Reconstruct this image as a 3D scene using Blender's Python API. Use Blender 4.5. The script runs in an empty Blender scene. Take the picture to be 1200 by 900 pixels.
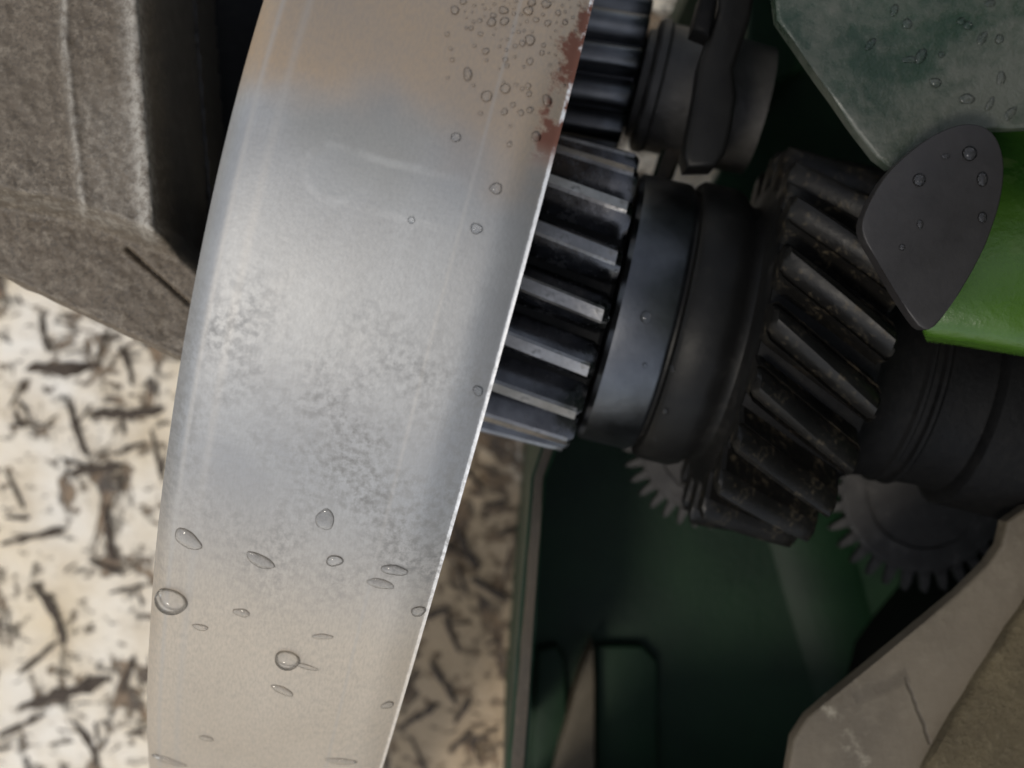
import bpy, bmesh, math, random
from mathutils import Matrix, Vector, noise
R = math.radians
random.seed(7)
sc = bpy.context.scene
C = sc.collection

# ------------------------------------------------------------------ camera, sky, sun, exposure
F = 1400.0            # focal length in pixels of the 1200 px wide photograph
ZC = 0.70             # camera height above the floor, metres
cam = bpy.data.cameras.new('camera')
cam.sensor_width = 36.0
cam.lens = 36.0 * F / 1200.0
cam.clip_start = 0.005
cam.clip_end = 200.0
cam.dof.use_dof = True
cam.dof.focus_distance = 0.325
cam.dof.aperture_fstop = 9.5
co = bpy.data.objects.new('camera', cam)
C.objects.link(co)
co.location = (0, 0, ZC)          # looks straight down at the machine and the floor
sc.camera = co

SUN_EL, SUN_AZ = R(58), R(226)    # azimuth measured from +X counter-clockwise: the light comes from there
w = bpy.data.worlds.new('World')
sc.world = w
w.use_nodes = True
nt = w.node_tree
bg = nt.nodes['Background']
sky = nt.nodes.new('ShaderNodeTexSky')
sky.sky_type = 'NISHITA'
sky.sun_disc = False
sky.sun_elevation = SUN_EL
sky.sun_rotation = R(90) - SUN_AZ
sky.air_density = 1.0
sky.dust_density = 1.0
hsv = nt.nodes.new('ShaderNodeHueSaturation')      # thin overcast: the same sky, greyed
hsv.inputs['Saturation'].default_value = 0.42
nt.links.new(sky.outputs[0], hsv.inputs['Color'])
nt.links.new(hsv.outputs[0], bg.inputs[0])
bg.inputs[1].default_value = 0.15
w.cycles.sampling_method = 'NONE'
sl = bpy.data.lights.new('sun', 'SUN')
sl.energy = 1.0
sl.angle = R(10)
sl.color = (1.0, 0.92, 0.80)
so = bpy.data.objects.new('sun', sl)
C.objects.link(so)
sd = Vector((math.cos(SUN_EL) * math.cos(SUN_AZ), math.cos(SUN_EL) * math.sin(SUN_AZ), math.sin(SUN_EL)))
so.rotation_euler = sd.to_track_quat('Z', 'Y').to_euler()
so.location = sd * 3
sc.view_settings.view_transform = 'Standard'
sc.view_settings.look = 'None'
sc.view_settings.exposure = 0.28
sc.view_settings.gamma = 1.0
sc.cycles.max_bounces = 10
sc.cycles.transmission_bounces = 8

# ------------------------------------------------------------------ helpers
def P(px, py, d):
    """A point seen at pixel (px, py) of the photograph, d metres below the camera."""
    return Vector(((px - 600) / F * d, (450 - py) / F * d, ZC - d))

WM = {}
def thing(name, label, cat, loc=(0, 0, 0), rot=None, group=None):
    o = bpy.data.objects.new(name, None)
    C.objects.link(o)
    M = Matrix.Translation(Vector(loc))
    if rot is not None:
        M = M @ rot.to_4x4()
    o.matrix_world = M
    o.empty_display_size = 0.01
    WM[o.name] = M
    o['label'] = label
    o['category'] = cat
    if group:
        o['group'] = group
    return o

def tag(o, label, cat, group=None):
    o['label'] = label
    o['category'] = cat
    if group:
        o['group'] = group
    return o

def link(name, me, mat, parent=None, smooth=35):
    if mat and not me.materials:
        me.materials.append(mat)
    o = bpy.data.objects.new(name, me)
    C.objects.link(o)
    if parent:
        o.parent = parent
        WM[o.name] = WM[parent.name]
    else:
        WM[o.name] = Matrix.Identity(4)
    return o

def build(name, bm, mat, parent=None, local=False, smooth=35):
    """Link a bmesh as ONE mesh object; world coordinates unless local."""
    if parent and not local:
        bm.transform(WM[parent.name].inverted())
    bmesh.ops.recalc_face_normals(bm, faces=bm.faces)
    me = bpy.data.meshes.new(name)
    bm.to_mesh(me)
    bm.free()
    if smooth:
        for p in me.polygons:
            p.use_smooth = True
        me.set_sharp_from_angle(angle=R(smooth))
    return link(name, me, mat, parent)

def densify(poly, step, jit):
    out = []
    n = len(poly)
    for i in range(n):
        a, b = Vector(poly[i]), Vector(poly[(i + 1) % n])
        k = max(1, int((b - a).length / step))
        for j in range(k):
            p = a.lerp(b, j / k)
            if jit:
                p = p + Vector((random.uniform(-jit, jit), random.uniform(-jit, jit)))
            out.append((p.x, p.y))
    return out

def smooth_poly(poly, it=2):
    for _ in range(it):
        q = []
        n = len(poly)
        for i in range(n):
            a, b = poly[i], poly[(i + 1) % n]
            q.append((a[0] * .75 + b[0] * .25, a[1] * .75 + b[1] * .25))
            q.append((a[0] * .25 + b[0] * .75, a[1] * .25 + b[1] * .75))
        poly = q
    return poly

def slab_bm(poly, d, thick, bevel=0.002, dref=None, seg=3, step=0, jit=0.0, bm=None):
    """A solid plate whose top outline is seen at these pixels, d below the camera (outline taken at depth dref)."""
    new = bm is None
    bm = bm or bmesh.new()
    if step:
        poly = densify(poly, step, jit)
    dref = dref or d
    top = []
    for x, y in poly:
        v = P(x, y, dref)
        top.append(bm.verts.new((v.x, v.y, ZC - d)))
    f = bm.faces.new(top)
    r = bmesh.ops.extrude_face_region(bm, geom=[f])
    vs = [g for g in r['geom'] if isinstance(g, bmesh.types.BMVert)]
    for v in vs:
        v.co.z -= thick
    if bevel:
        es = [e for e in f.edges if e.is_valid]
        bmesh.ops.bevel(bm, geom=es, offset=bevel, segments=seg, affect='EDGES', profile=0.5, clamp_overlap=True)
    return bm

def lathe_bm(prof, seg=96, cap=True):
    """A body of revolution about local X: prof = [(x, r), ...]."""
    bm = bmesh.new()
    rings = []
    for x, r in prof:
        rings.append([bm.verts.new((x, r * math.cos(2 * math.pi * k / seg), r * math.sin(2 * math.pi * k / seg))) for k in range(seg)])
    for a, b in zip(rings, rings[1:]):
        for k in range(seg):
            bm.faces.new((a[k], a[(k + 1) % seg], b[(k + 1) % seg], b[k]))
    if cap:
        bm.faces.new(rings[0])
        bm.faces.new(rings[-1][::-1])
    return bm

def tooth_mesh(name, rr, rt, wb, wt, x0, x1, twist, mat, n=8, crown=0.0, land=None):
    """One gear tooth along local X at angle 0 (towards +Z), twisted by the helix."""
    h = rt - rr
    sec = [(-wb, rr - .15 * h), (-wb * .82, rr + .18 * h), (-(wb * .45 + wt * .55), rr + .6 * h), (-wt, rt - .12 * h), (-wt * .72, rt),
           (wt * .72, rt), (wt, rt - .12 * h), (wb * .45 + wt * .55, rr + .6 * h), (wb * .82, rr + .18 * h), (wb, rr - .15 * h)]
    if crown:                                   # rounded, worn tooth tip
        c = crown * h
        sec = sec[:3] + [(-wt, rt - c), (-wt * .8, rt - c * .5), (-wt * .45, rt - c * .14), (0, rt), (wt * .45, rt - c * .14), (wt * .8, rt - c * .5), (wt, rt - c)] + sec[7:]
    bm = bmesh.new()
    rings = []
    ts = [0, .035] + [.035 + .93 * k / (n - 1) for k in range(1, n)] + [1]
    for i, t in enumerate(ts):
        x = x0 + (x1 - x0) * t
        ang = twist * (t - .5)
        end = i in (0, len(ts) - 1)
        ring = []
        for y, z in sec:
            if end:
                y *= .8
                z = min(z, rt - .2 * h)
            ring.append(bm.verts.new((x, y * math.cos(ang) - z * math.sin(ang), y * math.sin(ang) + z * math.cos(ang))))
        rings.append(ring)
    m = len(sec)
    for a, b in zip(rings, rings[1:]):
        for k in range(m):
            bm.faces.new((a[k], a[(k + 1) % m], b[(k + 1) % m], b[k]))
    bm.faces.new(rings[0])
    bm.faces.new(rings[-1][::-1])
    if land:
        for f in bm.faces:
            if all(v.co.y ** 2 + v.co.z ** 2 > (rt - .16 * h) ** 2 for v in f.verts):
                f.material_index = 1
    bmesh.ops.recalc_face_normals(bm, faces=bm.faces)
    me = bpy.data.meshes.new(name)
    bm.to_mesh(me)
    bm.free()
    for p in me.polygons:
        p.use_smooth = True
    me.set_sharp_from_angle(angle=R(38))
    me.materials.append(mat)
    if land:
        me.materials.append(land)
    return me

# ------------------------------------------------------------------ materials
class Mat:
    def __init__(s, name):
        s.m = bpy.data.materials.new(name)
        s.m.use_nodes = True
        s.t = s.m.node_tree
        s.b = s.t.nodes['Principled BSDF']
        s.tc = s.t.nodes.new('ShaderNodeTexCoord')
        s.co = s.tc.outputs['Object']
    def n(s, kind, **kw):
        x = s.t.nodes.new('ShaderNode' + kind)
        for k, v in kw.items():
            setattr(x, k, v)
        return x
    def l(s, a, b):
        s.t.links.new(a, b)
    def mapping(s, scale=(1, 1, 1), rot=(0, 0, 0), src=None):
        m = s.n('Mapping')
        m.inputs['Scale'].default_value = scale
        m.inputs['Rotation'].default_value = rot
        s.l(src or s.co, m.inputs['Vector'])
        return m.outputs[0]
    def noise(s, scale, detail=4, rough=.55, vec=None, dist=0, typ=None):
        x = s.n('TexNoise')
        x.inputs['Scale'].default_value = scale
        x.inputs['Detail'].default_value = detail
        x.inputs['Roughness'].default_value = rough
        x.inputs['Distortion'].default_value = dist
        s.l(vec or s.co, x.inputs['Vector'])
        return x.outputs[0]
    def vor(s, scale, vec=None, feature='F1', rnd=1):
        x = s.n('TexVoronoi', feature=feature)
        x.inputs['Scale'].default_value = scale
        x.inputs['Randomness'].default_value = rnd
        s.l(vec or s.co, x.inputs['Vector'])
        return x.outputs[0]
    def ramp(s, fac, stops, interp='LINEAR'):
        x = s.n('ValToRGB')
        x.color_ramp.interpolation = interp
        e = x.color_ramp.elements
        while len(e) < len(stops):
            e.new(.5)
        for q, (p, c) in zip(e, stops):
            q.position = p
            q.color = (c, c, c, 1) if not isinstance(c, tuple) else (*c, 1)
        s.l(fac, x.inputs[0])
        return x.outputs[0]
    def step(s, x, a, b, va=0.0, vb=1.0):
        r = s.n('MapRange')
        r.interpolation_type = 'SMOOTHSTEP'
        s.l(x, r.inputs[0])
        for i, v in zip((1, 2, 3, 4), (a, b, va, vb)):
            r.inputs[i].default_value = v
        return r.outputs[0]
    def mix(s, fac, a, b, mode='MIX'):
        x = s.n('Mix', data_type='RGBA', blend_type=mode)
        for i, v in ((0, fac), (6, a), (7, b)):
            if isinstance(v, (int, float)):
                x.inputs[i].default_value = v if i == 0 else (v, v, v, 1)
            elif isinstance(v, tuple):
                x.inputs[i].default_value = (*v, 1)
            else:
                s.l(v, x.inputs[i])
        return x.outputs[2]
    def math(s, op, a, b=0.0):
        x = s.n('Math', operation=op)
        for i, v in ((0, a), (1, b)):
            if isinstance(v, (int, float)):
                x.inputs[i].default_value = v
            else:
                s.l(v, x.inputs[i])
        return x.outputs[0]
    def set(s, **kw):
        names = {'base': 'Base Color', 'rough': 'Roughness', 'metal': 'Metallic', 'spec': 'Specular IOR Level', 'coat': 'Coat Weight', 'coatr': 'Coat Roughness', 'normal': 'Normal'}
        for k, v in kw.items():
            i = s.b.inputs[names.get(k, k)]
            if isinstance(v, tuple):
                i.default_value = (*v, 1)
            elif isinstance(v, (int, float)):
                i.default_value = v
            else:
                s.l(v, i)
        return s
    def bump(s, h, strength, dist, prev=None):
        x = s.n('Bump')
        x.inputs['Strength'].default_value = strength
        x.inputs['Distance'].default_value = dist
        s.l(h, x.inputs['Height'])
        if prev:
            s.l(prev, x.inputs['Normal'])
        return x.outputs[0]

# brushed, oily steel of the band with reflections painted in (UV = metres across / along the sheet)
def m_band():
    m = Mat('brushed_steel')
    uv = m.n('UVMap').outputs[0]
    sep = m.n('SeparateXYZ')
    m.l(uv, sep.inputs[0])
    s_, t_ = sep.outputs[0], sep.outputs[1]
    big = m.noise(22, 4, .6, uv, .6)
    streak = m.noise(60, 4, .6, m.mapping((1, .12, 1), src=uv))
    fine = m.noise(420, 5, .65, uv)
    base = m.mix(m.ramp(big, [(.35, 0.0), (.7, 1.0)]), (.28, .28, .277), (.385, .385, .377))
    base = m.mix(m.ramp(streak, [(.42, 0.0), (.7, .5)]), base, (.30, .295, .285))
    # tan reflection of the surroundings, painted on the far part of the sheet
    wav = m.math('ADD', t_, m.math('MULTIPLY', m.math('SUBTRACT', m.noise(26, 3, .5, uv), .5), .03))
    tan_refl = m.math('MULTIPLY', m.step(m.math('ADD', wav, m.math('MULTIPLY', m.math('MAXIMUM', s_, 0.0), .30)), -.002, .018), m.ramp(big, [(.3, .7), (.65, 1.0)]))
    base = m.mix(tan_refl, base, (.41, .305, .205))
    # dark oily smear where the tan ends, and the scuffed, reflection-darkened strip inside the right edge
    smear = m.math('MULTIPLY', m.step(m.math('ABSOLUTE', m.math('SUBTRACT', wav, .0)), .0, .014, .65, 0), m.step(m.math('ABSOLUTE', m.math('ADD', s_, .008)), .008, .026, 1, 0))
    base = m.mix(smear, base, (.27, .265, .24))
    scuff_refl = m.math('MULTIPLY', m.step(m.math('ADD', s_, m.math('MULTIPLY', m.math('SUBTRACT', streak, .5), .004)), .0305, .0355), m.math('MULTIPLY', m.step(t_, -.10, -.045, 0, .8), m.step(t_, .002, .016, 1, .1)))  # dark reflection of the machine painted over the scuffing
    base = m.mix(m.math('MULTIPLY', scuff_refl, m.ramp(m.noise(300, 4, .7, m.mapping((.3, 1, 1), src=uv)), [(.3, .65), (.7, 1.0)])), base, (.29, .285, .28))
    base = m.mix(m.step(m.math('ADD', s_, m.math('MULTIPLY', m.math('SUBTRACT', m.noise(500, 4, .7, uv), .5), .0008)), .0379, .0382), base, (.86, .85, .83))  # sky highlight on the lip painted as a brighter colour
    floor_refl = m.math('MULTIPLY', m.step(t_, -.08, -.14), .6)  # beige reflection of the floor painted on the lower sheet
    base = m.mix(floor_refl, base, (.63, .515, .375))
    mott = m.math('MULTIPLY', m.ramp(fine, [(.42, 0.0), (.62, 1.0)]), m.math('MULTIPLY', m.ramp(m.noise(26, 3, .6, uv), [(.38, .15), (.6, .8)]), m.math('MULTIPLY', m.step(t_, -.03, -.06, .1, 1), m.step(t_, -.10, -.13, 1, .2))))
    base = m.mix(mott, base, (.22, .213, .20))
    grain = m.noise(1500, 2, .6, m.mapping((1, .35, 1), src=uv))
    base = m.mix(m.ramp(grain, [(.35, .22), (.6, 0.0)]), base, (.22, .215, .205))
    # faint outline of a worn slot mark
    ax = m.math('MAXIMUM', m.math('SUBTRACT', m.math('ABSOLUTE', m.math('SUBTRACT', s_, .004)), .016), 0.0)
    ay = m.math('ADD', m.math('SUBTRACT', t_, -.010), m.math('MULTIPLY', m.math('SUBTRACT', m.noise(60, 2, .5, uv), .5), .003))
    rad = m.math('SQRT', m.math('ADD', m.math('MULTIPLY', ax, ax), m.math('MULTIPLY', ay, ay)))
    ring = m.math('ABSOLUTE', m.math('SUBTRACT', rad, .0062))
    base = m.mix(m.math('MULTIPLY', m.math('MULTIPLY', m.step(ring, .0002, .0016, .2, 0), m.ramp(m.noise(85, 4, .6, uv), [(.38, .1), (.6, 1.0)])), m.step(s_, .006, .02, 1, .15)), base, (.60, .60, .58))
    base = m.mix(m.step(rad, .0045, .006, .18, 0), base, (.30, .31, .31))
    # parallel rolling marks
    for pos, wd, amt in ((-.0335, .0012, .45), (-.0275, .0018, .3), (.0215, .0009, .35)):
        dd = m.math('ABSOLUTE', m.math('SUBTRACT', m.math('ADD', s_, m.math('MULTIPLY', m.math('SUBTRACT', streak, .5), .002)), pos))
        base = m.mix(m.step(dd, 0, wd, amt, 0), base, (.40, .38, .35))
    # rust creeping in from the right edge
    edge = m.step(m.math('ADD', s_, m.math('MULTIPLY', m.math('SUBTRACT', m.noise(150, 7, .75, uv), .5), .012)), .0325, .0352)
    where = m.math('MULTIPLY', m.step(t_, .002, .012), m.step(m.noise(75, 5, .65, uv), .39, .50))
    rust = m.math('MULTIPLY', edge, where)
    base = m.mix(rust, base, (.12, .047, .03))
    rough = m.math('ADD', m.ramp(big, [(.3, .46), (.7, .56)]), m.math('MULTIPLY', mott, .25))
    rough = m.math('ADD', rough, m.math('MULTIPLY', rust, .4))
    metal = m.math('SUBTRACT', .62, m.math('MULTIPLY', rust, .6))
    h1 = m.bump(m.noise(160, 6, .7, uv), .015, .0010)
    h2 = m.bump(m.noise(900, 3, .6, uv), .16, .0003, h1)
    m.set(base=base, rough=rough, metal=metal, normal=h2)
    return m.m

def m_steel(name, c1, c2, r1, r2, metal=1.0, bump=.2, scale=60, dust=None, coat=0, spec=.5):
    m = Mat(name)
    a = m.noise(scale, 5, .6)
    b = m.noise(scale * 7, 4, .6)
    base = m.mix(m.ramp(a, [(.35, 0.0), (.68, 1.0)]), c1, c2)
    met = metal
    rough = m.ramp(m.noise(scale * 1.7, 4, .6), [(.3, r1), (.7, r2)])
    if dust:
        col, lo, hi, amt = dust
        f = m.ramp(m.math('ADD', m.math('MULTIPLY', a, .5), m.math('MULTIPLY', b, .5)), [(lo, 0.0), (hi, amt)])
        base = m.mix(f, base, col)
        rough = m.math('ADD', rough, m.math('MULTIPLY', f, .4))
        met = m.math('SUBTRACT', metal, m.math('MULTIPLY', f, metal))
    m.set(base=base, rough=rough, metal=met, coat=coat, spec=spec, normal=m.bump(b, bump, .0006))
    return m.m

def m_rough(name, c1, c2, c3, rough=.8, scale=40, bump=.7, bd=.0015, spec=.3, worn=False):
    m = Mat(name)
    a = m.noise(scale, 6, .65)
    b = m.noise(scale * 6, 6, .7)
    c = m.noise(scale * .3, 4, .6)
    base = m.mix(m.ramp(a, [(.35, 0.0), (.65, 1.0)]), c1, c2)
    base = m.mix(m.ramp(b, [(.5, 0.0), (.60 if worn else .72, .8)]), base, c3)
    if worn:
        base = m.mix(m.ramp(m.noise(900, 3, .6), [(.40, .5), (.5, 0.0)]), base, (.05, .04, .03))
    base = m.mix(m.ramp(c, [(.42, 0.0), (.62, .55)]), base, c1)
    if worn:                                    # edges rubbed down to lighter metal
        at = m.n('Attribute', attribute_name='wear').outputs['Fac']
        e = m.math('MULTIPLY', at, m.ramp(b, [(.36, .15), (.58, 1.0)]))
        base = m.mix(e, base, (.34, .31, .26))
        base = m.mix(m.n('Attribute', attribute_name='side_shade').outputs['Fac'], base, (.022, .020, .018))  # shade on the boss side wall, painted into the colour
    n1 = m.bump(b, bump, bd)
    n2 = m.bump(m.noise(scale * 22, 3, .6), bump * .5, bd * .25, n1)
    m.set(base=base, rough=m.ramp(a, [(.3, rough - .12), (.7, rough + .1)]), spec=spec, normal=n2)
    return m.m

def m_paint(name, green, dark, dirt, amount, rough, scale=30, spec=.5):
    m = Mat(name)
    a = m.noise(scale, 6, .62, dist=.4)
    b = m.noise(scale * 9, 5, .7)
    base = m.mix(m.ramp(m.noise(scale * .6, 3), [(.35, 0.0), (.65, 1.0)]), green, dark)
    f = m.ramp(m.math('ADD', m.math('MULTIPLY', a, .75), m.math('MULTIPLY', b, .25)), [(.62 - amount, 0.0), (.80 - amount, 1.0)])
    base = m.mix(m.math('MULTIPLY', f, .9), base, dirt)
    m.set(base=base, spec=spec, rough=m.math('ADD', rough, m.math('MULTIPLY', f, .3)), normal=m.bump(m.math('ADD', b, a), .35, .0012))
    return m.m

def m_floor():
    m = Mat('worn_painted_board')
    base = m.mix(m.ramp(m.noise(9, 4, .6), [(.35, 0.0), (.65, 1.0)]), (.80, .66, .45), (.92, .86, .75))
    base = m.mix(m.ramp(m.noise(40, 6, .7), [(.45, 0.0), (.7, .6)]), base, (.58, .46, .30))
    # blotches where the paint has worn through, broken up at two sizes
    b1 = m.noise(34, 9, .68, m.mapping((1, .62, 1), (0, 0, .7)), .5)
    b2 = m.noise(120, 6, .7, m.mapping((.55, 1, 1), (0, 0, .3)), .4)
    lowf = m.math('MULTIPLY', m.math('SUBTRACT', m.noise(5, 3), .5), .25)
    worn = m.ramp(m.math('ADD', b1, lowf), [(.545, 0.0), (.575, .95)])
    specks = m.ramp(m.math('ADD', b2, lowf), [(.55, 0.0), (.59, .9)])
    k = m.math('MAXIMUM', worn, specks)
    dark = m.mix(m.ramp(m.noise(60, 5, .65), [(.4, 0.0), (.62, 1.0)]), (.035, .02, .01), (.27, .17, .085))
    # shade of band and housing on the floor strip, painted as brown
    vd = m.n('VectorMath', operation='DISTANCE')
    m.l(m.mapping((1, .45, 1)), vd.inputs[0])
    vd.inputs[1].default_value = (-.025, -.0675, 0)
    strip_shade = m.ramp(m.math('ADD', vd.outputs['Value'], m.math('MULTIPLY', m.math('SUBTRACT', m.noise(20, 4), .5), .05)), [(.045, .9), (.085, 0.0)])
    base = m.mix(strip_shade, base, (.40, .28, .155))
    base = m.mix(k, base, dark)
    n1 = m.bump(k, .8, -.0025)
    n2 = m.bump(m.noise(160, 6, .7), .6, .0016, n1)
    m.set(base=base, rough=m.ramp(m.noise(14, 4), [(.35, .3), (.65, .6)]), normal=n2)
    return m.m

def m_water():
    m = Mat('water')                     # clear water: refracts, mirrors at its rim and lets light through to the metal
    out = m.t.nodes['Material Output']
    g = m.n('BsdfRefraction'); g.inputs['IOR'].default_value = 1.33; g.inputs['Roughness'].default_value = 0.0
    t = m.n('BsdfTransparent'); t.inputs['Color'].default_value = (.97, .975, .98, 1)
    r = m.n('BsdfGlossy'); r.inputs['Roughness'].default_value = 0.03
    f = m.n('Fresnel'); f.inputs['IOR'].default_value = 1.38
    a = m.n('MixShader'); a.inputs[0].default_value = .62
    m.l(g.outputs[0], a.inputs[1]); m.l(t.outputs[0], a.inputs[2])
    b = m.n('MixShader')
    m.l(f.outputs[0], b.inputs[0]); m.l(a.outputs[0], b.inputs[1]); m.l(r.outputs[0], b.inputs[2])
    m.l(b.outputs[0], out.inputs['Surface'])
    return m.m

BAND = m_band()
OIL = m_steel('oiled_black_steel', (.016, .0165, .019), (.032, .032, .036), .24, .42, 1.0, .2, 70, ((.035, .03, .024), .58, .7, .4))
TOOTH = m_steel('worn_tooth_steel', (.05, .05, .053), (.12, .12, .125), .17, .3, 1.0, .15, 70, ((.05, .045, .035), .56, .7, .4))
LAND = m_steel('rubbed_tooth_land', (.19, .185, .18), (.32, .315, .31), .26, .4, .95, .2, 90, ((.10, .095, .09), .54, .66, .7))
HTOOTH = m_steel('greased_tooth_steel', (.007, .0066, .006), (.014, .0128, .011), .34, .55, .4, .3, 60, ((.11, .085, .05), .54, .66, .55), spec=.35)
COLLAR = m_steel('satin_grey_steel', (.085, .088, .094), (.13, .134, .142), .3, .42, 1.0, .12, 50)
DARKCYL = m_steel('dull_black_steel', (.009, .0088, .0085), (.015, .0146, .0135), .4, .55, .4, .2, 40, ((.03, .027, .023), .55, .7, .5), spec=.22)
HUB = m_steel('dull_grey_casting', (.045, .0435, .042), (.08, .077, .072), .45, .65, .4, .5, 55, ((.09, .083, .075), .54, .7, .5))
PLATE = m_steel('grey_plate_steel', (.019, .0168, .016), (.026, .0235, .0225), .42, .55, .2, .12, 60)
DISC = m_steel('dusty_disc_steel', (.045, .043, .042), (.068, .065, .062), .5, .65, .4, .4, 90, ((.20, .19, .18), .55, .68, .55))
CAST = m_rough('grey_iron_casting', (.097, .074, .049), (.142, .111, .078), (.21, .172, .125), .6, 60, .22, .0008, .45, True)
DCAST = m_rough('dark_oily_casting', (.004, .004, .0042), (.007, .0067, .0063), (.012, .011, .010), .55, 45, .4, .0012, .1)
TAN = m_rough('tan_grimy_casting', (.10, .082, .055), (.138, .115, .082), (.165, .138, .097), .7, 26, .5, .0015, .35)
EDGE = m_rough('bare_brown_edge', (.045, .036, .025), (.07, .055, .038), (.09, .07, .05), .6, 40, .4, .001)
def m_tan():
    m = Mat('cracked_tan_casting')
    a = m.noise(22, 6, .62)
    b = m.noise(150, 6, .7)
    base = m.mix(m.ramp(a, [(.35, 0.0), (.65, 1.0)]), (.080, .063, .041), (.122, .098, .067))
    base = m.mix(m.ramp(b, [(.5, 0.0), (.72, .7)]), base, (.14, .115, .08))
    w = m.noise(70, 4, .6)
    def seg(p, q, wd, amt, jag):
        p, q = P(*p, .40), P(*q, .40)
        d = q - p
        ln = d.length
        v = m.n('VectorMath', operation='SUBTRACT')
        m.l(geo, v.inputs[0]); v.inputs[1].default_value = (p.x, p.y, 0)
        def dot(vec):
            x = m.n('VectorMath', operation='DOT_PRODUCT')
            m.l(v.outputs[0], x.inputs[0]); x.inputs[1].default_value = vec
            return x.outputs['Value']
        u = dot((d.x / ln, d.y / ln, 0))
        side = dot((-d.y / ln, d.x / ln, 0))
        side = m.math('ABSOLUTE', m.math('ADD', side, m.math('MULTIPLY', m.math('SUBTRACT', w, .5), jag)))
        inside = m.math('MULTIPLY', m.math('GREATER_THAN', u, 0.0), m.math('LESS_THAN', u, ln))
        return m.math('MULTIPLY', m.step(side, wd * .3, wd, amt, 0), inside)
    geo = m.n('NewGeometry').outputs['Position']
    k = seg((1061, 793), (1090, 872), .0008, .7, .004)
    k = m.math('MAXIMUM', k, seg((1000, 818), (1064, 790), .0035, .35, .004))
    for p, q in (((1095, 895), (1112, 862)), ((1110, 864), (1150, 797)), ((1148, 799), (1188, 738)), ((1186, 740), (1230, 680))):
        k = m.math('MAXIMUM', k, seg(p, q, .0022, .75, .003))
    base = m.mix(k, base, (.035, .026, .016))
    chip = m.math('MULTIPLY', m.math('MAXIMUM', seg((968, 822), (985, 850), .003, 1, .006), seg((985, 858), (1012, 900), .004, 1, .008)), m.ramp(b, [(.48, 0.0), (.60, .4)]))
    base = m.mix(chip, base, (.36, .32, .24))
    n1 = m.bump(b, .35, .0012)
    n2 = m.bump(k, .5, -.0012, n1)
    m.set(base=base, rough=m.ramp(a, [(.3, .5), (.7, .75)]), spec=.4, normal=n2)
    return m.m
TANC = m_tan()
LEDGE = m_rough('scaly_tan_casting', (.10, .076, .040), (.145, .112, .060), (.185, .148, .085), .75, 60, 1.0, .003, .3)
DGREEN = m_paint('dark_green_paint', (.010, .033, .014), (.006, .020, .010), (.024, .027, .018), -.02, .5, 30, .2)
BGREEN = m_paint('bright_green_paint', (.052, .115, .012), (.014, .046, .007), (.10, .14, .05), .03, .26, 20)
MGREEN = m_paint('grimy_green_paint', (.020, .042, .023), (.014, .028, .016), (.074, .078, .062), .235, .17, 30)
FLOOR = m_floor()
FLAKE = m_rough('dark_wood_flake', (.04, .028, .019), (.11, .08, .056), (.20, .155, .11), .6, 120, .4, .0005)
WATER = m_water()

# ------------------------------------------------------------------ setting: the floor and the flakes set into it
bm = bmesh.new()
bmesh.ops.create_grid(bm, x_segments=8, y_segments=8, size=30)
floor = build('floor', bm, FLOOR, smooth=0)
floor['kind'] = 'structure'
floor['label'] = 'worn cream painted board floor with dark flakes'

def flake_mesh(k):
    rnd = random.Random(100 + k)
    bm = bmesh.new()
    L, W = 1.0, rnd.uniform(.08, .20)
    bend = rnd.uniform(-.12, .12)
    up, lo = [], []
    n = 9
    straight = k % 3 != 0
    for i in range(n + 1):
        t = i / n
        wdt = W * .5 * ((min(1, 5 * t * (1 - t) + .3)) if not straight else min(1, .55 + 3 * t * (1 - t))) * rnd.uniform(.45, 1.35)
        c = bend * math.sin(math.pi * t) * (.3 if straight else 1)
        sh = rnd.uniform(-.03, .03)
        up.append((t - .5 + sh + (.03 if straight else 0), c + wdt))
        lo.append((t - .5 - sh - (.03 if straight else 0), c - wdt * rnd.uniform(.7, 1.1)))
    pts = up + lo[::-1]
    f = bm.faces.new([bm.verts.new((x, y, .022)) for x, y in pts])
    r = bmesh.ops.extrude_face_region(bm, geom=[f])
    for v in r['geom']:
        if isinstance(v, bmesh.types.BMVert):
            v.co.z -= .03
    bmesh.ops.recalc_face_normals(bm, faces=bm.faces)
    me = bpy.data.meshes.new('flake')
    bm.to_mesh(me)
    bm.free()
    me.materials.append(FLAKE)
    return me
FM = [flake_mesh(k) for k in range(12)]
def flake(px, py, length_px, ang, k=None):
    o = link('flake', random.choice(FM) if k is None else FM[k], None, floor)
    p = P(px, py, ZC)
    o.location = (p.x, p.y, 0)
    s = length_px / F * ZC
    o.scale = (s, s * random.uniform(.8, 1.1), .07)
    o.rotation_euler = (0, 0, ang)
    return o
# the slivers one can pick out in the photograph: x, y, length, direction
for x, y, l, a in ((68, 432, 70, -2), (146, 428, 48, -70), (150, 483, 84, 3), (92, 505, 62, -72), (40, 628, 80, 14), (128, 625, 66, -82),
                   (57, 720, 80, -62), (75, 812, 110, 18), (100, 872, 64, -62), (30, 498, 40, 5), (110, 550, 66, 8), (52, 390, 44, -80),
                   (125, 665, 44, 160), (150, 690, 44, 12), (20, 462, 36, 60), (184, 535, 60, -78), (18, 575, 46, -65), (45, 770, 60, 40),
                   (150, 790, 44, 70), (25, 850, 60, 25), (545, 640, 62, -60), (540, 678, 40, -70), (520, 800, 60, -58), (492, 838, 46, 30),
                   (490, 885, 48, -66), (540, 868, 36, 40), (595, 660, 36, 80), (600, 620, 40, 20), (575, 690, 50, -30), (555, 560, 34, -50),
                   (480, 800, 40, 60), (580, 590, 30, 10), (510, 720, 36, 20), (530, 745, 42, -65)):
    flake(x, y, l, R(a))
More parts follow.
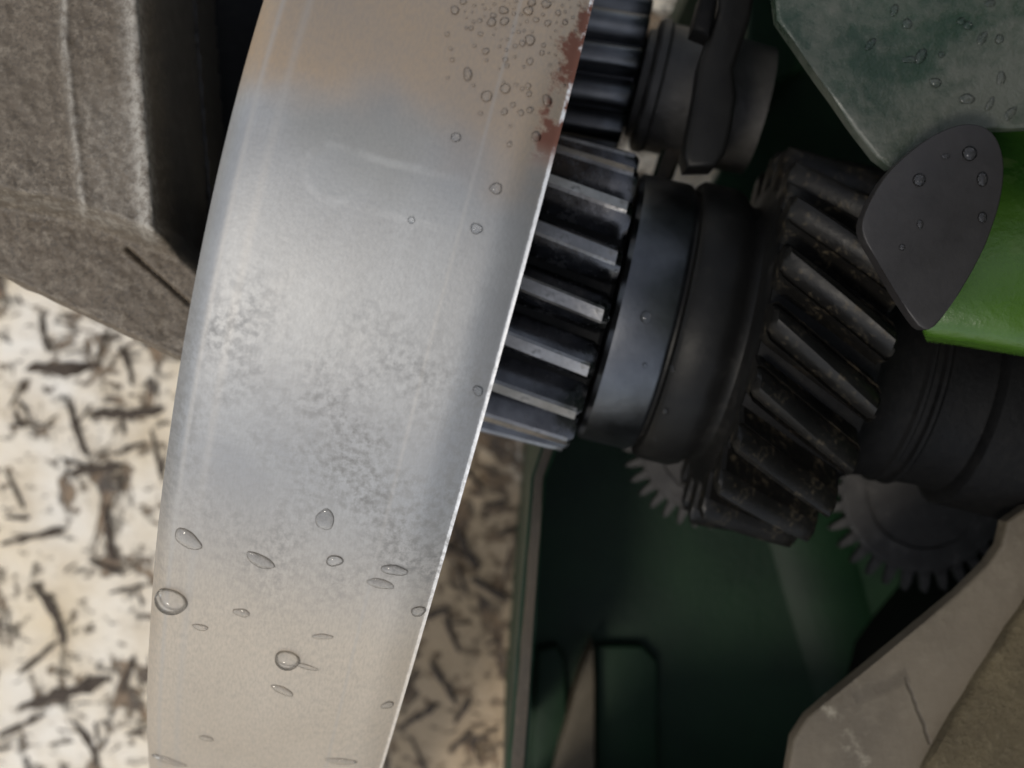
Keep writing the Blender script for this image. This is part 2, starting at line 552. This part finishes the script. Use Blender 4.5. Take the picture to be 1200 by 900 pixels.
for i in range(64):
    if i < 40:
        x, y = random.uniform(-30, 220), random.uniform(345, 930)
    else:
        x, y = random.uniform(455, 620), random.uniform(535, 930)
    flake(x, y, random.choice((14, 18, 22, 28, 36)), random.choice((R(10), R(-65), R(75), R(30))) + random.gauss(0, .35))

# ------------------------------------------------------------------ green machine housing
hs = thing('machine_housing', 'deep dark green housing around the gears, open at the top with a bare brown rim', 'machine housing', P(900, 500, ZC))
outer = [(588, 980), (622, 560), (640, 505), (752, 250), (826, 20), (842, -140)]
inner = [(612, 980), (640, 560), (660, 505), (772, 250), (866, 20), (884, -140)]
D0 = .45
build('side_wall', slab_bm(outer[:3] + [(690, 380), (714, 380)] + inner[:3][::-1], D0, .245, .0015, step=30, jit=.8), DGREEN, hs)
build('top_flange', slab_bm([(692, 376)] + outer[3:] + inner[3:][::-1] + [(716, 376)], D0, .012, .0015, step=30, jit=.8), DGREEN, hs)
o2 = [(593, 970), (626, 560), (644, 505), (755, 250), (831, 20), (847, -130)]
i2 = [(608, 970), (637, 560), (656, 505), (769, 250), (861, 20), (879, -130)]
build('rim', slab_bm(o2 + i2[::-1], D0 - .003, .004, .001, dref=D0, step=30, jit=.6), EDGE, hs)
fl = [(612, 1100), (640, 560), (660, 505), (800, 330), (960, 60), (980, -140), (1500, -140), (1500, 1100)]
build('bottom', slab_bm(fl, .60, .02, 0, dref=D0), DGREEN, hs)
build('unseen_wall', slab_bm([(1500, -140), (1540, -140), (1540, 1100), (1500, 1100)], -.35, 1.045, .002, dref=D0), DGREEN, hs)  # out of view, raised far above the rim to block sky light
build('unseen_wall', slab_bm([(868, -140), (1540, -140), (1540, -180), (868, -180)], .30, .395, .002, dref=D0), DGREEN, hs)  # out of view, raised to keep sky reflections off the gears
build('unseen_wall', slab_bm([(588, 1100), (1540, 1100), (1540, 1140), (588, 1140)], .42, .275, .002, dref=D0), DGREEN, hs)
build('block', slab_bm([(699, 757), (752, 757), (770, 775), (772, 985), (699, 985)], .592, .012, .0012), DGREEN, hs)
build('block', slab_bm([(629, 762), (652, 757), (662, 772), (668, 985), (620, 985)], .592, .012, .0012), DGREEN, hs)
build('gusset', slab_bm([(695, 755), (697, 800), (697, 985), (632, 985), (655, 880), (680, 790)], .578, .026, .001), TAN, hs)
build('web', slab_bm([(880, -30), (925, 10), (948, 78), (905, 100), (872, 92)], .50, .11, .003), DGREEN, hs)
# rounded rib in the bottom
bm = bmesh.new()
a, b = P(935, 590, .606), P(1020, 900, .607)
pts = [a.lerp(b, k / 10) for k in range(11)]
dirv = (b - a).normalized()
u = Vector((0, 0, 1))
v = dirv.cross(u)
rings = [[bm.verts.new(p + (u * math.sin(t) * .010 + v * math.cos(t) * .026)) for t in [math.pi * 2 * k / 20 for k in range(20)]] for p in pts]
for r0, r1 in zip(rings, rings[1:]):
    for k in range(20):
        bm.faces.new((r0[k], r0[(k + 1) % 20], r1[(k + 1) % 20], r1[k]))
bm.faces.new(rings[0]); bm.faces.new(rings[-1][::-1])
build('rib', bm, DGREEN, hs)

# ------------------------------------------------------------------ grey casting on the left
ca = thing('machine_casting', 'rough grey iron casting with a raised boss at the upper left', 'casting', P(60, 250, ZC - .001))
def ss(a, b, x):
    t = min(1, max(0, (x - a) / (b - a)))
    return t * t * (3 - 2 * t)
def cast_depth(x, y):
    xe = 163 + max(0, y) * .075
    yb = 226 + .18 * min(x, 90) + .38 * max(0, x - 90)
    boss = 1 - ss(yb - 10, yb + 20, y)
    d = .376 - .0125 * boss
    xr = 75 + max(0, y - 50) * .115
    d -= .0013 * math.exp(-((x - xr) / 5.5) ** 2) * boss
    d -= .0012 * math.exp(-((x - xe + 9) / 7) ** 2) * boss
    d -= .0007 * ss(xr - 4, xr + 6, x) * boss
    yw = 268 + max(0, x - 172) * .75
    wall = 1 - ss(yw - 24, yw + 10, y)
    wq = min(1, max(0, (x - xe + 3) / 66))
    d += .062 * (wq ** 1.15) * wall
    tt = min(1, max(0, ((x - 150) * 72 + (y - 292) * 64) / (72 ** 2 + 64 ** 2)))
    dl = math.hypot(x - 150 - 72 * tt, y - 292 - 64 * tt)
    d += .0022 * math.exp(-(dl / 2.6) ** 2)
    ye = 324 + .468 * x
    d += .004 * max(0, 1 - (ye - y) / 7) ** 2
    q = Vector((x * .06, y * .06, 1.7))
    d += .0006 * noise.noise(q) + .00025 * noise.noise(q * 3.1) + .00008 * noise.noise(q * 8)
    wr = (.75 * math.exp(-((x - xr) / 4.5) ** 2) + .9 * math.exp(-((x - xe + 9) / 14) ** 2) + .25 * ss(xr, xr + 20, x) * (1 - ss(xe - 5, xe + 4, x)) * ss(60, 150, y)) * boss
    wr += .35 * math.exp(-((y - yb - 4) / 6) ** 2) * (1 - ss(120, 170, x))
    side_shade = ss(xe - 2, xe + 34, x + 5 * noise.noise(q * 2)) * (1 - ss(yw - 6, yw + 14, y)) * .95
    return d, xe, yw, wr * (1 - ss(xe, xe + 12, x)), side_shade
bm = bmesh.new()
NX, NY = 170, 210
vg, wear_and_shade = [], []
wl = bm.verts.layers.float.new('wear')
ol = bm.verts.layers.float.new('side_shade')
for a in range(NX + 1):
    x = -90 + 390 * a / NX
    ye = 324 + .468 * x + 1.6 * noise.noise(Vector((x * .05, 0, 9)))
    col = []
    for b in range(NY + 1):
        y = -70 + (ye + 70) * b / NY
        d, xe, yw, wr, side_shade = cast_depth(x, y)
        wear_and_shade.append((wr, side_shade))
        col.append((bm.verts.new(P(x, y, d)), x > xe + 68 and y < yw - 4))
    vg.append(col)
for a in range(NX):
    for b in range(NY):
        q = [vg[a][b], vg[a + 1][b], vg[a + 1][b + 1], vg[a][b + 1]]
        for z, wv in zip(q, (wear_and_shade[a * (NY + 1) + b], wear_and_shade[(a + 1) * (NY + 1) + b], wear_and_shade[(a + 1) * (NY + 1) + b + 1], wear_and_shade[a * (NY + 1) + b + 1])):
            z[0][wl], z[0][ol] = wv
        if not any(z[1] for z in q):
            bm.faces.new([z[0] for z in q])
bmesh.ops.delete(bm, geom=[v for v in bm.verts if not v.link_faces], context='VERTS')
be = [e for e in bm.edges if e.is_boundary]
r = bmesh.ops.extrude_edge_only(bm, edges=be)
for v in r['geom']:
    if isinstance(v, bmesh.types.BMVert):
        v.co.z -= .028
build('body', bm, CAST, ca, smooth=60)
build('pedestal', slab_bm([(-300, -240), (120, -240), (120, 200), (-60, 180), (-300, 120)], .42, .278, .003, dref=.40), DCAST, ca)
build('web', slab_bm([(100, -260), (350, -260), (330, 60), (290, 320), (235, 320), (190, 270), (100, 200)], .47, .22, .004, dref=.42), DCAST, ca)  # dark fill added so the recess beside the boss stays black

# ------------------------------------------------------------------ curved steel band (a bent sheet standing on the floor as an arch)
cx, cy, cz, az, ael, k2, k3, k4, tp = -0.02933, 0.05734, -0.28669, 0.25444, -0.05147, 3.37377, 4.7482, 9.58825, 0.07915
BW = .078
A = Vector((math.cos(az) * math.cos(ael), -math.sin(az) * math.cos(ael), math.sin(ael)))
U = Vector((0, 0, 1)).cross(A).normalized()
V = A.cross(U)
BC = Vector((cx, cy, ZC + cz))
def band_path(t):
    lo = -.24
    if t < lo:
        h0 = -(k2 * lo ** 2 + k3 * lo ** 3 + k4 * lo ** 4)
        g = -(2 * k2 * lo + 3 * k3 * lo ** 2 + 4 * k4 * lo ** 3)
        return h0 + g * (t - lo)
    return -(k2 * t ** 2 + k3 * t ** 3 + k4 * t ** 4)
def prof(s):
    """height of the sheet across its width"""
    h = 0.0
    e = s + BW / 2
    if e < .006:
        h -= .0035 * (1 - e / .006) ** 2
    if e < .012:
        h -= .0006 * (1 - e / .012)
    e = max(BW / 2 - s, .0009)          # the last millimetre is a flat bright lip
    if e < .010:
        h -= .0030 * (1 - e / .010) ** 1.5
    h += .0007 * math.cos(s / BW * math.pi)
    return h
SS = [-BW / 2 + BW * x for x in (0, .006, .015, .03, .05, .075, .1, .13, .16, .2, .27, .35, .43, .5, .57, .65, .72, .79, .83, .865, .89, .91, .93, .95, .965, .972, .979, .9885, .994, 1.0)]
TS = [-.355 + .005 * k for k in range(int((.275 + .355) / .005) + 1)]
bm = bmesh.new()
uvl = bm.loops.layers.uv.new('UVMap')
TH = .0022
grid, gridb, uvs = [], [], {}
for t in TS:
    h = band_path(t)
    e = 1e-4
    tang = (U + V * ((band_path(t + e) - band_path(t - e)) / (2 * e))).normalized()
    nrm = A.cross(tang).normalized()
    row, rowb = [], []
    for s in SS:
        sss = s * (1 + tp * max(t, -.24))
        wob = .0005 * noise.noise(Vector((s * 30, t * 25, 3.3)))
        p = BC + A * sss + U * t + V * h + nrm * (prof(s) + wob)
        if p.z < .001:
            p.z = .001
        v1 = bm.verts.new(p)
        q = p - nrm * TH
        if q.z < .001:
            q.z = .001
        v2 = bm.verts.new(q)
        uvs[v1] = uvs[v2] = (s, t)
        row.append(v1); rowb.append(v2)
    grid.append(row); gridb.append(rowb)
n = len(SS)
for i in range(len(TS) - 1):
    for j in range(n - 1):
        bm.faces.new((grid[i][j], grid[i][j + 1], grid[i + 1][j + 1], grid[i + 1][j]))
        bm.faces.new((gridb[i][j + 1], gridb[i][j], gridb[i + 1][j], gridb[i + 1][j + 1]))
    bm.faces.new((grid[i][0], grid[i + 1][0], gridb[i + 1][0], gridb[i][0]))
    bm.faces.new((grid[i + 1][n - 1], grid[i][n - 1], gridb[i][n - 1], gridb[i + 1][n - 1]))
for f in bm.faces:
    for lp in f.loops:
        lp[uvl].uv = uvs[lp.vert]
band = build('steel_band', bm, BAND, smooth=30)
tag(band, 'wide curved shiny steel band with wet spots and rust on its upper right edge', 'steel band')

# ------------------------------------------------------------------ main gear shaft, along local X
SA = R(13.5)
RS = Matrix.Rotation(-SA, 3, 'Z')
DS = .43
K = DS / F
gs = thing('gear_shaft', 'black oily gear shaft with straight toothed gear, grey collar and large helical gear', 'gear shaft', P(710, 358, DS), RS)
def lathe(name, prof_px, mat, root, seg=96, k=K):
    return build(name, lathe_bm([(x * k, r * k) for x, r in prof_px], seg), mat, root, local=True, smooth=40)
lathe('shaft', [(-420, 100), (700, 100)], DCAST, gs, 64)
spur = lathe('spur_gear', [(-190, 120), (-188, 150), (-8, 150), (-4, 146), (-4, 90)], DCAST, gs)
lathe('collar', [(-1, 100), (1, 153), (6, 158), (61, 158), (66, 154), (67, 100)], COLLAR, gs, 128)
lathe('sleeve', [(66, 150), (70, 151), (72, 161), (77, 165), (112, 165), (122, 161), (130, 153), (137, 149), (143, 150), (147, 155), (149, 168), (151, 178)], DARKCYL, gs, 128)
hel = lathe('helical_gear', [(150, 100), (152, 178), (156, 180), (272, 180), (277, 178), (278, 100)], DCAST, gs, 128)
lathe('neck', [(276, 100), (279, 166), (290, 150), (306, 134), (322, 126), (338, 123), (341, 123), (345, 127), (349, 127), (352, 122), (358, 122), (361, 127), (365, 127), (369, 122), (400, 120), (420, 122), (426, 100)], DCAST, gs, 128)
lathe('bearing_ring', [(418, 90), (421, 128), (426, 136), (640, 136), (640, 90)], DCAST, gs, 96)
def teeth(gear, me, n, phase):
    for k in range(n):
        o = link('tooth', me, None, gear)
        o.rotation_euler = (phase + 2 * math.pi * k / n, 0, 0)
tm = tooth_mesh('tooth', 150 * K, 178 * K, 23 * K, 8.5 * K, -188 * K, -5 * K, R(9), TOOTH, land=LAND)
teeth(spur, tm, 18, R(4))
hm = tooth_mesh('tooth', 178 * K, 225 * K, 24 * K, 16 * K, 150 * K, 276 * K, R(17.5), HTOOTH, crown=.5)
teeth(hel, hm, 20, R(6))

# ------------------------------------------------------------------ upper pinion with its hub
K2 = .455 / F
pg = thing('pinion_shaft', 'small black pinion with broad teeth and dull grey hub, above the larger gear', 'pinion', P(742, 96, .455), RS)
pin = lathe('pinion_gear', [(-150, 50), (-148, 80), (-4, 80), (0, 76), (0, 40)], OIL, pg, 64, K2)
pm = tooth_mesh('tooth', 78 * K2, 99 * K2, 20 * K2, 10 * K2, -150 * K2, -1 * K2, R(-9), COLLAR, crown=.15)
teeth(pin, pm, 13, R(4))
lathe('hub', [(1, 40), (4, 62), (12, 64), (14, 74), (18, 78), (26, 78), (30, 74), (84, 75), (92, 80), (100, 80), (106, 76), (150, 74), (150, 30)], HUB, pg, 80, K2)

# ------------------------------------------------------------------ fork arm across the hub
fa = thing('fork_arm', 'dark grey shifter arm standing upright beside the grey hub near the top edge', 'lever arm', P(845, 90, .42))
build('arm', slab_bm([(846, -60), (892, -60), (880, 20), (860, 80), (864, 112), (858, 150), (850, 180), (838, 196), (806, 196), (802, 180), (806, 160), (815, 112), (822, 70), (842, 10)],
                     .395, .014, .002, step=22, jit=.6), DARKCYL, fa)
build('bolt', slab_bm([(822, -8), (842, -2), (838, 22), (832, 42), (812, 34), (816, 14)], .390, .012, .002), DCAST, fa)

# ------------------------------------------------------------------ two fine toothed discs deep in the housing
def disc(label, px, py, d, rpx, n, phase):
    k = d / F
    t = thing('toothed_disc', label, 'toothed disc', P(px, py, .60), None, 'fine toothed discs in the housing')
    up = Matrix.Rotation(R(-90), 4, 'Y')
    def b(name, prf):
        bm = lathe_bm(prf, 72)
        bm.transform(up)
        bm.transform(Matrix.Translation((0, 0, .60 - d)))
        c = P(px, py, d); base = P(px, py, .60)
        bm.transform(Matrix.Translation((c.x - base.x, c.y - base.y, 0)))
        return build(name, bm, DISC, t, local=True, smooth=40)
    rr = rpx * .84 * k
    dd = b('disc', [(-.006, rr * .3), (-.006, rr), (-.001, rr), (0, rr - .001), (0, rr * .72), (-.0012, rr * .7), (-.0012, rr * .1)])
    b('hub', [(-.6 + d - .001, rr * .32), (-.004, rr * .32)])
    bm = bmesh.new()
    L, w0, w1 = rpx * .20 * k, rpx * .055 * k, rpx * .026 * k
    sec = [(-w0, -.001), (-w1 * 1.3, L * .7), (-w1 * .5, L), (w1 * .5, L), (w1 * 1.3, L * .7), (w0, -.001)]
    f = bm.faces.new([bm.verts.new((rr + y, x, -.0005)) for x, y in sec])
    r = bmesh.ops.extrude_face_region(bm, geom=[f])
    for v in r['geom']:
        if isinstance(v, bmesh.types.BMVert):
            v.co.z -= .005
    bmesh.ops.recalc_face_normals(bm, faces=bm.faces)
    me = bpy.data.meshes.new('tooth')
    bm.to_mesh(me); bm.free()
    me.materials.append(DISC)
    c = P(px, py, d); base = P(px, py, .60)
    for i in range(n):
        o = link('tooth', me, None, dd)
        o.location = (c.x - base.x, c.y - base.y, .60 - d)
        o.rotation_euler = (0, 0, phase + 2 * math.pi * i / n)
disc('smaller fine toothed grey disc half hidden below the black sleeve', 829, 522, .515, 94, 32, 0.05)
disc('larger dusty fine toothed disc under the shaft end at lower right', 1085, 574, .51, 116, 32, 0.0)

# ------------------------------------------------------------------ covers and castings on the right
cp = build('cover_plate', slab_bm([(903, -200), (904, -30), (912, 22), (945, 70), (975, 113), (1003, 152), (1028, 184), (1044, 197), (1062, 192), (1110, 166), (1160, 150), (1420, 146), (1420, -200)],
                                  .360, .006, .0013, seg=4, step=26, jit=.5), MGREEN)
tag(cp, 'grimy grey green cover plate with wet drops in the top right corner', 'cover plate')
gp_poly = smooth_poly([(1037, 206), (1066, 178), (1098, 155), (1132, 143), (1162, 150), (1177, 180), (1176, 222), (1164, 266), (1142, 316), (1112, 362), (1086, 394), (1060, 360), (1028, 305), (1008, 272), (1014, 246)], 2)
gp = build('steel_plate', slab_bm(gp_poly, .343, .006, .0005), PLATE)
tag(gp, 'flat dark grey steel plate with rounded end below the grimy cover', 'steel plate')
bm = bmesh.new()
rows = [(1120, 1330, 100, 100, .405), (1135, 1330, 150, 146, .398), (1130, 1330, 200, 196, .386), (1120, 1330, 250, 250, .374), (1105, 1330, 300, 306, .365),
        (1090, 1330, 345, 362, .3605), (1083, 1330, 372, 405, .3605), (1086, 1330, 390, 428, .363), (1088, 1330, 396, 437, .367), (1090, 1330, 400, 441, .38)]
rr = []
for xl, xr, yl, yr, d in rows:
    rr.append([bm.verts.new(P(xl + (xr - xl) * t, yl + (yr - yl) * t ** 1.15, d - .003 * math.sin(math.pi * t))) for t in [k / 14 for k in range(15)]])
for r0, r1 in zip(rr, rr[1:]):
    for k in range(14):
        bm.faces.new((r0[k], r0[k + 1], r1[k + 1], r1[k]))
gg = bmesh.ops.extrude_face_region(bm, geom=bm.faces[:])
for v in gg['geom']:
    if isinstance(v, bmesh.types.BMVert):
        v.co.z -= .003
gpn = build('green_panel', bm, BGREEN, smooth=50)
tag(gpn, 'glossy bright green curved panel behind the dark grey plate at the right edge', 'green panel')

tc = thing('tan_casting', 'tan grimy casting with a stepped ledge in the lower right corner', 'casting', P(1150, 850, ZC - .09))
TP = [(918, 985), (924, 905), (930, 868), (946, 843), (975, 818), (1028, 775), (1080, 732), (1125, 695), (1158, 662), (1174, 640), (1180, 612), (1205, 594), (1400, 540), (1400, 985)]
build('body', slab_bm(TP, .40, .007, .0015, seg=4), TANC, tc)
build('pedestal', slab_bm([(1180, 985), (1200, 900), (1300, 780), (1400, 700), (1400, 985)], .42, .18, .003, dref=.40), DCAST, tc)
build('ledge', slab_bm([(1052, 985), (1088, 900), (1108, 862), (1148, 797), (1186, 738), (1226, 680), (1300, 620), (1400, 560), (1400, 985)], .394, .012, .003, step=20, jit=.8), LEDGE, tc)

# ------------------------------------------------------------------ water drops, laid on whatever the picture shows under them
bpy.context.view_layer.update()
dg = bpy.context.evaluated_depsgraph_get()
def hit(px, py):
    o = Vector((0, 0, ZC))
    d = (P(px, py, 1.0) - o).normalized()
    ok, loc, nrm, idx, ob, _ = sc.ray_cast(dg, o, d)
    return loc, nrm, ob, -(loc.z - ZC)
def drop_mesh(k):
    rnd = random.Random(40 + k)
    bm = bmesh.new()
    H = (.85, .7, .9, .6)[k % 4]
    seg, ring = 20, 7
    ph = [rnd.uniform(0, 6.28) for _ in range(3)]
    def rad(a):
        if k == 0:
            return 1.0
        return 1 + .08 * math.sin(2 * a + ph[0]) + .06 * math.sin(3 * a + ph[1]) + .03 * math.sin(5 * a + ph[2])
    rows = []
    for i in range(ring):
        e = math.pi / 2 * i / ring
        rows.append([bm.verts.new((rad(a) * math.cos(e) ** .85 * math.cos(a), rad(a) * math.cos(e) ** .85 * math.sin(a), H * math.sin(e)))
                     for a in [2 * math.pi * q / seg for q in range(seg)]])
    top = bm.verts.new((0, 0, H))
    for r0, r1 in zip(rows, rows[1:]):
        for q in range(seg):
            bm.faces.new((r0[q], r0[(q + 1) % seg], r1[(q + 1) % seg], r1[q]))
    for q in range(seg):
        bm.faces.new((rows[-1][q], rows[-1][(q + 1) % seg], top))
    low = [bm.verts.new((v.co.x * .97, v.co.y * .97, -.12)) for v in rows[0]]
    for q in range(seg):
        bm.faces.new((low[q], low[(q + 1) % seg], rows[0][(q + 1) % seg], rows[0][q]))
    bm.faces.new(low[::-1])
    bmesh.ops.recalc_face_normals(bm, faces=bm.faces)
    me = bpy.data.meshes.new('water_drop')
    bm.to_mesh(me); bm.free()
    for p in me.polygons:
        p.use_smooth = True
    me.materials.append(WATER)
    return me
DM = [drop_mesh(k) for k in range(8)]
def drop(px, py, rx, ry, ang, label, group=None, k=None, flat=1.0):
    loc, nrm, ob, d = hit(px, py)
    o = link('water_drop', DM[random.randrange(8) if k is None else k], None)
    g = (.95 if max(rx, ry) < 4.9 else 1.1) if max(rx, ry) < 9 else 1.0
    sx, sy = g * rx * d / F, g * ry * d / F
    m = nrm.to_track_quat('Z', 'Y').to_matrix().to_4x4()
    xw = Vector((math.cos(R(ang)), math.sin(R(ang)), 0))
    xw = (xw - nrm * xw.dot(nrm)).normalized()
    yw = nrm.cross(xw)
    rot = Matrix((xw, yw, nrm)).transposed().to_4x4()
    o.matrix_world = Matrix.Translation(loc) @ rot @ Matrix.Diagonal((sx, sy, min(sx, sy) * flat, 1))
    tag(o, label, 'water drop', group)
    return o
G1 = 'water drops on the steel band'
for a in ((201, 703, 20, 18, 0, 'largest round clear drop on the band, close to its lower left edge', 0, 1.1),
          (337, 772, 15, 14, 0, 'round drop with a thin tail low in the middle of the band', 0, 1.1),
          (359, 781, 13, 4, -22, 'thin tail of water joined to a round drop low on the band', 1, 1),
          (220, 632, 17, 13, -40, 'broad flat drop right above the largest drop', 1, .5),
          (305, 657, 19, 9, -32, 'long flat smear of water at mid width of the lower band', 2, .45),
          (381, 609, 11, 15, 0, 'upright flat drop highest among the scattered lower drops', 3, .5),
          (392, 657, 10, 8, 30, 'small bright drop left of the brightest water patch', 4, .8),
          (462, 668, 15, 8, -10, 'brightest patch of water glinting near the right edge of the lower band', 5, .7),
          (446, 684, 17, 7, -20, 'flat wet patch under the brightest glinting water', 6, .4),
          (283, 718, 10, 7, -20, 'small faint drop to the right of the largest drop', 3, .6),
          (235, 735, 10, 5, 0, 'thin flat drop just below right of the largest drop', 2, .6),
          (331, 809, 14, 7, -38, 'slanting flat drop below the round drop with a tail', 4, .5),
          (378, 746, 12, 5, 5, 'thin faint drop above the round drop with a tail', 5, .5),
          (242, 865, 9, 5, -20, 'small slanting drop low on the left of the band', 6, .6),
          (197, 891, 20, 7, -10, 'long drop cut by the bottom edge at the left of the band', 1, .6),
          (400, 892, 20, 6, 8, 'long flat drop by the bottom edge at the right of the band', 2, .5),
          (454, 826, 7, 6, 0, 'lone drop at the lowest stretch of the right edge', 3, .8),
          (490, 716, 7, 8, 60, 'drop hanging on the right edge beside the floor strip', 4, .8),
          (560, 458, 5, 7, 20, 'tiny oval drop beside the right edge level with the collar', 1, .9),
          (548, 87, 5, 9, 0, 'tall oval drop standing left of the bead cluster', 1, .95),
          (570, 113, 6, 6, 0, 'clear round drop below the tall oval drop', 0, 1),
          (592, 104, 5.5, 5.5, 0, 'clear round drop right of the tall oval drop', 0, 1),
          (641, 118, 5, 7, 10, 'oval drop at the upper end of the rust streak', 1, .9),
          (534, 161, 5.5, 5, 0, 'lone round drop left of the rusty stretch', 0, .9),
          (581, 221, 7, 6, 30, 'upper of the two drops in line with the third tooth', 2, .8),
          (558, 268, 6, 6.5, 30, 'lower of the two drops in line with the third tooth', 4, .8),
          (482, 258, 4.5, 4.5, 0, 'lone small drop in the bluish middle of the band', 0, 1),
          (628, 160, 5, 6, 0, 'drop lying at the lower end of the rust', 5, .8)):
    drop(a[0], a[1], a[2], a[3], a[4], a[5], G1, a[6], a[7])
BL = 'tiny round water bead among the dense beads near the top right edge of the band'
G2 = 'fine beads at the top of the band'
pts = [(619, 13, 5), (640, 5, 5), (623, 3, 5), (590, 12, 5), (578, 18, 4), (576, 26, 5), (591, 25, 5), (621, 47, 6), (533, 12, 5), (552, 33, 3.5), (563, 40, 3), (628, 23, 4), (642, 27, 4.5),
       (654, 15, 4), (662, 26, 4), (569, 60, 4.5), (592, 70, 3.5), (594, 77, 3), (621, 72, 4.5), (637, 53, 3), (635, 62, 3.5), (612, 51, 4), (604, 54, 3), (612, 104, 3), (619, 101, 4),
       (601, 123, 3.5), (621, 129, 4.5), (610, 132, 4), (591, 131, 4.5), (563, 133, 3), (620, 110, 4), (597, 169, 3.5), (546, 33, 2.5), (543, 2, 4), (562, 24, 3), (524, 40, 3), (528, 57, 2.5), (530, 70, 3)]
cnt = 0
while cnt < 62:
    x, y = random.gauss(610, 38), abs(random.gauss(0, 40))
    if x > 690 - y * .25 or x < 500 or any((x - q[0]) ** 2 + (y - q[1]) ** 2 < (q[2] + 4) ** 2 for q in pts):
        continue
    pts.append((x, y, random.uniform(1.3, 2.6)))
    cnt += 1
for x, y, r in pts:
    drop(x, y, r, r * random.uniform(.9, 1.1), random.uniform(0, 90), BL, G2, random.choice((1, 3, 5, 7)), random.uniform(.8, 1.05))
G3 = 'water drops on the right hand plates'
for x, y, rx, ry, a, lab in ((1136, 180, 8, 8, 0, 'largest round drop near the rounded end of the dark grey plate'), (1077, 211, 7, 7, 0, 'round drop by the left rim of the dark grey plate'),
                            (1151, 210, 6, 8, 0, 'oval drop near the green panel side of the grey plate'), (1151, 255, 5, 6, 0, 'small drop low on the green panel side of the grey plate'),
                            (1078, 263, 3.5, 5, 0, 'small drop in the middle of the dark grey plate'), (1057, 290, 4, 4, 0, 'bright small drop at the narrow middle of the grey plate'),
                            (1108, 183, 5, 3, 0, 'flat thin drop left of the largest drop on the grey plate')):
    drop(x, y, rx, ry, a, lab, G3, 0, .85)
for x, y, rx, ry, a, lab in (
        (1048, 12, 4, 7, -20, 'drop highest on the left half of the grimy cover plate'), (1063, 28, 5, 6, 0, 'bright drop just under the highest left drop of the cover plate'),
        (1126, 25, 5, 4, 30, 'left drop of the close pair near the top of the cover plate'), (1134, 30, 5, 5, 0, 'right drop of the close pair near the top of the cover plate'),
        (1151, 45, 5, 9, -25, 'long slanting drop below the close pair on the cover plate'), (1171, 46, 5, 5, 0, 'round drop right of the long slanting drop on the cover plate'),
        (1079, 66, 6, 10, -30, 'big slanting drop joined to the brightest wet streak on the cover plate'), (1066, 70, 8, 4, 0, 'brightest flat wet streak in the middle of the cover plate'),
        (1103, 64, 4, 4, 0, 'tiny round drop right of the brightest wet streak on the cover'), (1096, 97, 7, 5, 0, 'flat drop alone under the tiny round drop on the cover'),
        (1173, 92, 5, 9, -15, 'upright drop on the dark green patch by the right side of the cover'), (1133, 116, 8, 6, 0, 'wide drop above the round top of the dark grey plate'),
        (1160, 122, 4, 9, -25, 'narrow slanting drop just above the green corner of the cover edge'), (1184, 133, 5, 10, -35, 'slanting drop hanging at the lower edge of the cover plate'),
        (1020, 52, 4, 8, -40, 'lone pale wet streak near the slanted left edge of the cover'), (1160, 4, 6, 4, 0, 'drop at the very top edge of the cover plate')):
    drop(x, y, rx, ry, a, lab, 'small drops on the green cover', None, .7)
for x, y, r, lab in ((757, 372, 6, 'round drop in the middle of the smooth grey collar'), (756, 428, 3, 'tiny drop low on the smooth grey collar'),
                     (788, 432, 4, 'tiny drop on the black sleeve close to the collar groove'), (780, 482, 4, 'small drop lower down on the black sleeve'),
                     (768, 516, 3, 'lowest tiny drop on the black sleeve')):
    drop(x, y, r, r * 1.2, 20, lab, 'drops on the gear shaft', 0, .7)
WL = 'tiny wet bead on the worn teeth of the straight toothed gear'
for x, y, r in ((735, 180, 2.5), (738, 222, 2), (700, 262, 2), (722, 318, 2.2), (660, 352, 2), (652, 322, 2), (676, 340, 1.8), (712, 374, 3), (690, 402, 2), (655, 433, 2), (676, 458, 2.2), (600, 500, 2.5), (655, 506, 3), (640, 480, 2), (630, 507, 2)):
    drop(x, y, r, r, 0, WL, 'wet beads on the gear teeth', 0, .8)
